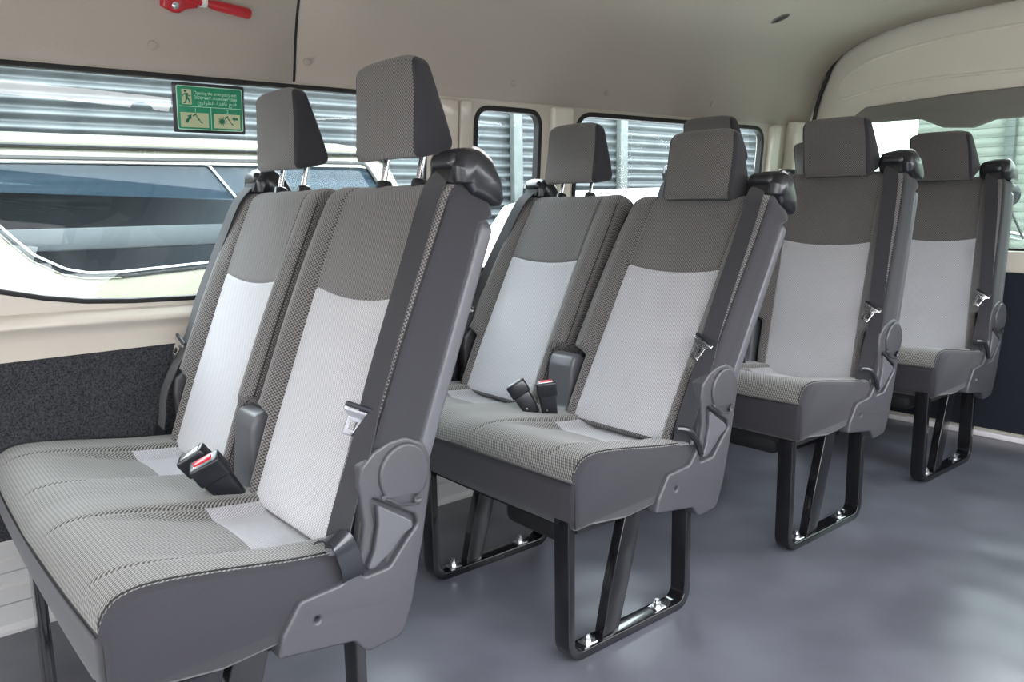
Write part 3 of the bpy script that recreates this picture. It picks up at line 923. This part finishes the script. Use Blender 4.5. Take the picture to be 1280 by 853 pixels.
struct(plate('wall_right.001', [(YF, .0), (-.85, .0), (-.85, 1.235), (YF, 1.235)], 'trim', -.034, 0.0, None,
             [round_poly([(-2.35, .72), (-1.15, .72), (-1.15, 1.19), (-2.0, 1.19)], .06)], .004, 2, fn=fnR))
struct(plate('wall_front', [(-.955, 0), (.955, 0), (.955, 1.20), (.90, 1.33), (.85, 1.46), (.75, 1.54), (-.75, 1.54), (-.85, 1.46), (-.90, 1.33), (-.955, 1.20)], 'trim', YF - .03, YF, None,
             [round_poly([(-.80, .80), (.80, .80), (.72, 1.36), (-.72, 1.36)], .08)], .004, 2, axis='y'))

# ------------------------------------------------------------------ small things inside the van
# emergency exit sticker on the first window
def sticker():
    root = empty('emergency_exit_sticker', (-.9105, .521, 1.137), 'green emergency exit instruction sticker with black border on the front left window', 'sign')
    lean = math.atan2(.045, .6)
    R = Matrix.Rotation(lean, 4, 'Y') @ Matrix(((0, 0, 1, 0), (1, 0, 0, 0), (0, 1, 0, 0), (0, 0, 0, 1)))
    root.matrix_world = Matrix.Translation((tumble(1.137) - .0105, .521, 1.137)) @ R
    W, H = .084, .0555
    def pl(name, x0, y0, x1, y1, z, m, r=.003, par=root, holes=()):
        return plate(name, round_poly([(x0, y0), (x1, y0), (x1, y1), (x0, y1)], r, 4), m, z - .0004, z + .0004, par, holes, .0001, 1, axis='z')
    pl('border', -W, -H, W, H, .0, 'black', .004)
    face = pl('green_face', -W + .011, -H + .0085, W - .007, H - .0085, .001, 'green', .004)
    pl('mint_outline', -W + .009, -H + .0065, W - .005, H - .0065, .0008, 'mint', .005)
    L0, R0, T0, B0 = -W + .011, W - .007, H - .0085, -H + .0085
    def part(name, polys, m, z=.002):
        bm = bmesh.new()
        for pg in polys:
            vs = [bm.verts.new((x, y, z)) for x, y in pg]; bm.faces.new(vs)
        return bmesh_obj(name, bm, m, face, smooth=False)
    def rect(x0, y0, x1, y1): return [(x0, y0), (x1, y0), (x1, y1), (x0, y1)]
    part('pictogram_panels', [rect(-.063, .0075, -.041, .041), rect(-.068, -.0435, -.0035, -.0105), rect(.0085, -.0435, .0715, -.0105)], 'paper', .0018)
    part('divider_lines', [rect(L0 + .003, .0025, R0 - .003, .0037), rect(.0018, -.046, .0032, .003)], 'mint', .0018)
    man = [[(-.0555 + .003 * math.cos(a * PI / 4), .0365 + .003 * math.sin(a * PI / 4)) for a in range(8)],
           [(-.056, .032), (-.050, .033), (-.049, .021), (-.054, .0215)],
           [(-.056, .032), (-.062, .028), (-.062, .024), (-.0605, .024), (-.060, .027), (-.0555, .030)],
           [(-.050, .033), (-.047, .027), (-.0425, .029), (-.0425, .027), (-.0475, .0245), (-.050, .029)],
           [(-.054, .0225), (-.050, .021), (-.055, .0095), (-.0605, .0085), (-.0605, .0105), (-.057, .0115)],
           [(-.0535, .0225), (-.0490, .0225), (-.0455, .018), (-.0450, .0105), (-.0475, .0105), (-.048, .016)]]
    def hammer(cx, cy, k):
        return [[(cx - .008 * k, cy + .006 * k), (cx + .002 * k, cy + .012 * k), (cx + .004 * k, cy + .009 * k), (cx - .006 * k, cy + .003 * k)],
                [(cx - .001 * k, cy + .008 * k), (cx + .003 * k, cy + .006 * k), (cx + .012 * k, cy - .006 * k), (cx + .009 * k, cy - .008 * k)],
                [(cx + .010 * k, cy - .010 * k), (cx + .017 * k, cy - .014 * k), (cx + .018 * k, cy - .012 * k), (cx + .012 * k, cy - .007 * k)]]
    arrow = [[(-.056, -.032), (-.052, -.034), (-.047, -.024), (-.044, -.026), (-.043, -.0145), (-.053, -.018), (-.050, -.021), (-.056, -.027)]]
    arrow2 = [[(.066, -.018), (.066, -.023), (.058, -.023), (.058, -.026), (.0515, -.020), (.058, -.0145), (.058, -.018)]]
    star = []
    for k in range(10):
        a = k * PI / 5; star.append([(.028 + .0045 * math.cos(a - .5), -.027 + .0045 * math.sin(a - .5)), (.028 + (.0105 if k % 2 else .014) * math.cos(a), -.027 + (.0105 if k % 2 else .014) * math.sin(a)), (.028 + .0045 * math.cos(a + .5), -.027 + .0045 * math.sin(a + .5))])
    core = [[(.028 + .005 * math.cos(a * PI / 5), -.027 + .005 * math.sin(a * PI / 5)) for a in range(10)]]
    thin = [[p[0], ((p[0][0] * .3 + p[2][0] * .7), (p[0][1] * .3 + p[2][1] * .7)), p[1]] for p in star]
    part('pictograms', man + hammer(-.034, -.022, .9) + arrow + hammer(.040, -.024, .85) + arrow2 + core + thin, 'green_dark', .0026)
    def text(name, s, x, y, size, align='LEFT', m='mint', wid=None):
        cu = bpy.data.curves.new(name, 'FONT'); cu.body = s; cu.size = size; cu.align_x = align; cu.extrude = .0001
        t = bpy.data.objects.new(name, cu); col.objects.link(t)
        dg = bpy.context.evaluated_depsgraph_get(); dg.update()
        me = bpy.data.meshes.new_from_object(t.evaluated_get(dg)); bpy.data.objects.remove(t)
        me.materials.clear()
        if wid and len(me.vertices):
            xs = [v.co.x for v in me.vertices]; a, b = min(xs), max(xs)
            if b > a:
                for v in me.vertices: v.co.x = (v.co.x - a) * wid / (b - a)
        for v in me.vertices: v.co.x += x; v.co.y = v.co.y * 1.18 + y; v.co.z += .0022
        o = link(name, me, face, (m,)); return o
    text('english_line', 'Opening the emergency exit', -.036, .0305, .0095, wid=.101)
    text('cyrillic_line', '\u042d\u043a\u0441\u0442\u0440\u0435\u043d\u043d\u043e\u0435 \u043e\u0442\u043a\u0440\u044b\u0432\u0430\u043d\u0438\u0435 \u043e\u043a\u043d\u0430', -.035, .0205, .0095, wid=.100)
    ar = '\u0641\u062a\u062d \u0646\u0627\u0641\u0630\u0629 \u0627\u0644\u0637\u0648\u0627\u0631\u0626'
    shaped = '\ufed3\ufe98\ufea2 \ufee7\ufe8e\ufed3\ufeac\ufe93 \ufe8d\ufedf\ufec4\ufeee\ufe8d\ufead\ufe89'[::-1]
    text('arabic_line', shaped, -.028, .0095, .0095, wid=.092)
    text('numeral', '1', -.036, -.0085, .010); text('numeral', '2', .039, -.0085, .010)
    return root
sticker()

# red window hammer in its holder on the roof side
def hammer():
    nrm = Vector((.93, 0, -.36)).normalized(); along = Vector((0, 1, 0)); upv = nrm.cross(along)
    if upv.z < 0: upv = -upv
    org = Vector((-.872, .455, 1.355))
    mtx = Matrix(((*along, 0), (*upv, 0), (*nrm, 0), (0, 0, 0, 1))).transposed(); mtx.translation = org
    root = empty('emergency_hammer', org, 'red emergency window hammer clipped to the roof lining above the front left window', 'hammer')
    root.matrix_world = mtx
    out = round_poly([(-.042, -.012), (-.040, .030), (.030, .030), (.034, -.004), (.008, -.010), (-.006, -.020), (-.020, -.020)], [.004, .004, .004, .006, .008, .006, .006], 4)
    plate('holder', out, 'red', .002, .020, root, bev=.004, seg=3, axis='z')
    rbox('holder_base', (-.044, -.012, 0), (-.036, .032, .010), 'red', root, .002)
    bm = bmesh.new(); add_tube(bm, [(-.016, -.004, .019), (-.016, -.004, .0225), (-.016, -.004, .024)], .0075, 16, rs=[.0075, .0075, .004])
    bmesh_obj('holder_screw', bm, 'chrome', root)
    tube('holder_arm', [(-.02, .016, .014), (.02, .014, .016), (.042, .011, .016)], .010, 'red', root, 14)
    bm = bmesh.new(); add_tube(bm, [(.040, .011, .016), (.050, .010, .016)], .0118, 18)
    for dx in (.0405, .0455, .050): add_tube(bm, [(dx - .0008, .0115, .016), (dx + .0008, .0115, .016)], .0128, 18)
    bmesh_obj('safety_collar', bm, 'white', root)
    ax = [(.052, .0095, .016), (.062, .008, .016), (.075, .0065, .016), (.11, .003, .016), (.146, -.001, .016), (.152, -.0015, .016), (.155, -.002, .016)]
    tube('handle', ax, .01, 'red', root, 18, rs=[.0065, .0095, .0112, .0118, .0122, .0105, .005])
    return root
hammer()

# small slotted microphone grille in the roof lining
def grille():
    x, y = -.655, 2.46; z = ceil_at(x)
    sl = math.atan2(ceil_at(x + .02) - ceil_at(x - .02), .04)
    root = empty('ceiling_grille', (x, y, z - .001), 'small dark oval slotted grille set in the grey roof lining near the rear', 'vent')
    root.rotation_euler = (0, -sl, 0)
    el = lambda a, b: [(a * math.cos(k * PI / 12), b * math.sin(k * PI / 12)) for k in range(24)]
    plate('rim', el(.036, .021), 'pad', -.003, .0, root, [el(.030, .0155)], .001, 1, axis='z')
    plate('backing', el(.031, .0165), 'black_matte', -.0012, -.0002, root, bev=.0002, seg=1, axis='z')
    bm = bmesh.new()
    for k in (-1, 1): add_rbox(bm, (k * .0095 - .0025, -.0145, -.003), (k * .0095 + .0025, .0145, -.001), .0005, 1)
    islands(bmesh_obj('slat', bm, 'pad', root))
grille()

# ------------------------------------------------------------------ outside
g = struct(mk('ground', [(-30, -30, -.55), (30, -30, -.55), (30, 30, -.55), (-30, 30, -.55)], [(0, 1, 2, 3)], 'ground', smooth=False))

def parked_van():
    root = empty('parked_van', (-2.1, 0, -.55), 'cream white van parked alongside, with long tinted windows, seen through the front left window', 'van')
    def w(co): return co
    # body section in (x,z), local to root (ground at z=0)
    sec = [(0.0, .35), (.02, .7), (.03, 1.0), (.02, 1.17), (-.03, 1.62), (-.05, 1.668), (-.035, 1.672), (-.035, 1.69), (-.07, 1.708), (-.25, 1.735), (-.8, 1.765), (-1.35, 1.73), (-1.6, 1.65), (-1.66, 1.17), (-1.66, .35)]
    y0, y1 = -3.2, 1.93
    def sidefn(co):
        x, y, z = co
        return (interp([(.35, 0), (.7, .02), (1.0, .03), (1.17, .02), (1.62, -.03), (1.67, -.045)], z) + x, y, z)
    low = [(.93, 1.238), (.583, 1.220), (.47, 1.224), (.40, 1.242), (.31, 1.295), (.26, 1.35), (.215, 1.404), (.16, 1.46), (.10, 1.52), (.05, 1.57)]
    win_a = round_poly([(.03, 1.634), (1.62, 1.640), (1.74, 1.45), (1.80, 1.25)] + low, [.02, .04, .05, .05] + [.06] * 9 + [.03], 5)
    bead = round_poly([(.07, 1.622), (.945, 1.628), (1.04, 1.50), (1.12, 1.36), (1.17, 1.262)] + [(y + .008 * (y < .5), z + .012) for y, z in low], [.02, .04, .12, .1, .05] + [.06] * 9 + [.03], 5)
    win_c = round_poly([(-2.6, 1.632), (-.06, 1.632), (-.06, 1.40), (-.06, 1.24), (-2.6, 1.24)], [.04, .04, .04, .05, .05], 5)
    plate('body_side', [(y0, .35), (y1 + .12, .35), (y1 + .10, 1.10), (y1, 1.25), (1.72, 1.668), (y0, 1.668)], 'van_paint', -.03, 0, root, [win_a, win_c], .003, 1, fn=sidefn)
    # roof and far side
    V = []; F = []; sc_ = sec[4:]
    for y, f in ((y0, 0), (1.60, 0), (1.72, .02)):
        for x, z in sc_: V.append((x, y, z - f))
    n = len(sc_)
    for j in range(2):
        for k in range(n - 1): F.append((j * n + k, j * n + k + 1, (j + 1) * n + k + 1, (j + 1) * n + k))
    mk('roof', V, F, 'van_paint', root, angle=60)
    tube('rain_gutter', [(-.030, y0, 1.676), (-.030, 1.65, 1.676), (-.035, 1.74, 1.64)], .006, 'rubber', root, 8)
    for lp, bd in ((win_a, bead), (win_c, inset(win_c, .02))):
        gp = plate('side_window', inset(lp, -.003), 'van_glass', -.022, -.016, root, bev=.0005, seg=1, fn=sidefn)
        plate('window_beading', bd, 'van_white', -.014, -.006, gp, [inset(bd, .008)], .001, 1, fn=sidefn)
        plate('window_gasket', inset(lp, -.006), 'rubber', -.016, .003, gp, [inset(lp, .006)], .001, 1, fn=sidefn)
    # interior seen through the tinted glass
    rbox('interior_far_side', (-1.6, y0 + .1, .4), (-1.5, y1 - .25, 1.7), 'van_inside', root, 0.01)
    rbox('reflection_band', (-.10, y0 + .1, 1.315), (-.06, 1.60, 1.395), 'reflection_grey', root, .01)  # added band imitating a beltline reflected in the window
    rbox('interior_floor', (-1.55, y0 + .1, .42), (-.05, y1 - .1, .50), 'van_inside', root, .01)
    rbox('front_end', (-1.62, y1 - .05, .35), (-.03, y1 + .15, 1.10), 'van_paint', root, .12, 4)
    for yy in (-2.3, 1.55):
        bm = bmesh.new(); add_tube(bm, [(-.20, yy, .33), (.015, yy, .33)], .33, 28)
        wh = bmesh_obj('wheel', bm, 'rubber', root)
        bm = bmesh.new(); add_tube(bm, [(.012, yy, .33), (.022, yy, .33)], .19, 24); bmesh_obj('hub_cap', bm, 'zinc', wh)
    return root
parked_van()

def white_car():
    root = empty('parked_car', (-2.35, 3.0, -.55), 'white car roof standing by the corrugated fence, seen low through the rear side window', 'car')
    side = [(0, .35), (-.02, .75), (.25, .92), (.70, 1.44), (1.15, 1.535), (1.9, 1.56), (2.7, 1.50), (3.3, 1.05), (3.6, .95), (3.65, .35)]
    plate('body', round_poly(side, .08, 5), 'van_white', -1.45, 0, root, bev=.10, seg=5)
    plate('side_window', round_poly([(.62, 1.02), (.92, 1.40), (1.3, 1.47), (2.5, 1.44), (2.95, 1.05)], .05), 'van_glass', -.01, .004, root, bev=.001, seg=1)
    for yy in (.75, 2.95):
        bm = bmesh.new(); add_tube(bm, [(-.18, yy, .31), (.012, yy, .31)], .31, 28); bmesh_obj('wheel', bm, 'rubber', root)
    return root
white_car()

def corrugated(name, length, z0, z1, pitch, amp, label):
    V = []; F = []; n = int((z1 - z0) / pitch * 10)
    for k in range(n + 1):
        z = z0 + (z1 - z0) * k / n
        d = amp * math.sin(2 * PI * (z - z0) / pitch)
        V.append((d, 0, z)); V.append((d, length, z))
    for k in range(n): F.append((2 * k, 2 * k + 1, 2 * k + 3, 2 * k + 2))
    return mk(name, V, F, 'fence', angle=180)
f1 = empty('corrugated_fence', (-4.0, -4, -.55), 'weathered grey corrugated metal fence with vertical posts beyond the left windows', 'fence')
o = corrugated('corrugated_sheet', 13.5, 0, 2.9, .075, .016, ''); o.parent = f1
for y in (-2.6, .4, 4.02 + 4 - 4 + .0, 5.24, 7.4):
    rbox('fence_post', (.02, y + 4 - .045, 0), (.075, y + 4 + .045, 2.95), 'post', f1, .004)
f2 = empty('corrugated_fence', (-3.35, 9.6, -.55), 'pale corrugated metal wall far behind the van, seen through the rear window', 'fence')
o = corrugated('corrugated_sheet', 10, 0, 2.45, .10, .003, ''); o.data.materials[0] = M['rear_wall']; o.parent = f2; o.rotation_euler = (0, 0, -PI / 2)
for x in (1.0, 4.0, 7.0): rbox('fence_post', (x - .05, -.1, 0), (x + .05, -.02, 2.5), 'post', f2, .004)

def motorcycle():
    root = empty('motorcycle', (-.32, 5.3, -.55), 'black motorcycle parked behind the van, glimpsed through the rear window at the right edge', 'motorcycle')
    for y in (-.62, .62):
        bm = bmesh.new()
        add_tube(bm, [(0, y + .27 * math.cos(a * PI / 12), .30 + .27 * math.sin(a * PI / 12)) for a in range(24)], .045, 8, closed=True)
        bmesh_obj('wheel', bm, 'rubber', root)
    rbox('engine', (-.12, -.25, .28), (.12, .2, .62), 'zinc', root, .04, 3)
    rbox('fuel_tank', (-.13, -.35, .72), (.13, .08, .98), 'black', root, .07, 4)
    rbox('seat', (-.11, .05, .76), (.11, .68, .90), 'black_matte', root, .05, 3)
    tube('front_fork', [(0, -.62, .30), (0, -.42, 1.02)], .03, 'zinc', root)
    tube('handlebar', [(-.36, -.30, 1.08), (-.2, -.42, 1.06), (0, -.42, 1.02), (.2, -.42, 1.06), (.36, -.30, 1.08)], .016, 'chrome', root)
    bm = bmesh.new(); bmesh.ops.create_uvsphere(bm, u_segments=20, v_segments=12, radius=.10, matrix=Matrix.Translation((0, -.52, .92)))
    bmesh_obj('headlamp', bm, 'chrome', root)
    for s in (-1, 1):
        tube('mirror_stalk', [(s * .25, -.40, 1.06), (s * .32, -.42, 1.22)], .006, 'black', root)
        bm = bmesh.new(); bmesh.ops.create_uvsphere(bm, u_segments=16, v_segments=10, radius=.06, matrix=Matrix.Translation((s * .33, -.42, 1.27)) @ Matrix.Scale(.3, 4, (0, 1, 0)))
        bmesh_obj('mirror', bm, 'black', root)
    return root
motorcycle().scale = (1.15, 1.15, 1.15)

# ------------------------------------------------------------------ light
w = bpy.data.worlds.new('World'); sc.world = w; w.use_nodes = True
nt = w.node_tree; bg = nt.nodes['Background']
tc = nt.nodes.new('ShaderNodeTexCoord'); sp = nt.nodes.new('ShaderNodeSeparateXYZ'); rp = nt.nodes.new('ShaderNodeValToRGB')
nt.links.new(tc.outputs['Generated'], sp.inputs[0]); nt.links.new(sp.outputs[2], rp.inputs['Fac'])
rp.color_ramp.elements[0].position = .0; rp.color_ramp.elements[0].color = (.87, .87, .88, 1)
rp.color_ramp.elements[1].position = .6; rp.color_ramp.elements[1].color = (.90, .93, 1.0, 1)
nt.links.new(rp.outputs['Color'], bg.inputs['Color'])
bg.inputs['Strength'].default_value = 14.0
su = bpy.data.lights.new('Sun', 'SUN'); su.energy = 9.0; su.angle = math.radians(12); su.color = (1, .96, .86)
so = bpy.data.objects.new('Sun', su); col.objects.link(so)
so.rotation_euler = Vector((.30, -.35, .9)).to_track_quat('Z', 'Y').to_euler()

# unseen fence added on the door side to hold back side light
light_blocker = empty('corrugated_fence', (2.9, -6, -.55), 'unseen grey corrugated metal fence added on the door side to block light', 'fence')
o = corrugated('corrugated_sheet', 14, 0, 1.7, .075, .016, ''); o.parent = light_blocker
sc.view_settings.view_transform = "Standard"
sc.view_settings.look = 'None'
sc.view_settings.exposure = 0.0

# ------------------------------------------------------------------ camera
P = dict(cx=1.0387, cy=-0.1943, cz=0.9082, yaw=0.8785, pitch=0.169, roll=-0.0159, f=1011.8647)
cam = bpy.data.cameras.new('Camera'); co = bpy.data.objects.new('Camera', cam); col.objects.link(co); sc.camera = co
cam.sensor_width = 36; cam.lens = P['f'] / 1280 * 36; cam.clip_start = .02
cy, sy = math.cos(P['yaw']), math.sin(P['yaw']); cp, spt = math.cos(P['pitch']), math.sin(P['pitch'])
fwd = Vector((-sy * cp, cy * cp, -spt)); right = Vector((cy, sy, 0)); upv = right.cross(fwd)
c, s = math.cos(P['roll']), math.sin(P['roll'])
r2 = right * c + upv * s; u2 = -right * s + upv * c
mw = Matrix(((*r2, 0), (*u2, 0), (*(-fwd), 0), (0, 0, 0, 1))).transposed(); mw.translation = Vector((P['cx'], P['cy'], P['cz']))
co.matrix_world = mw
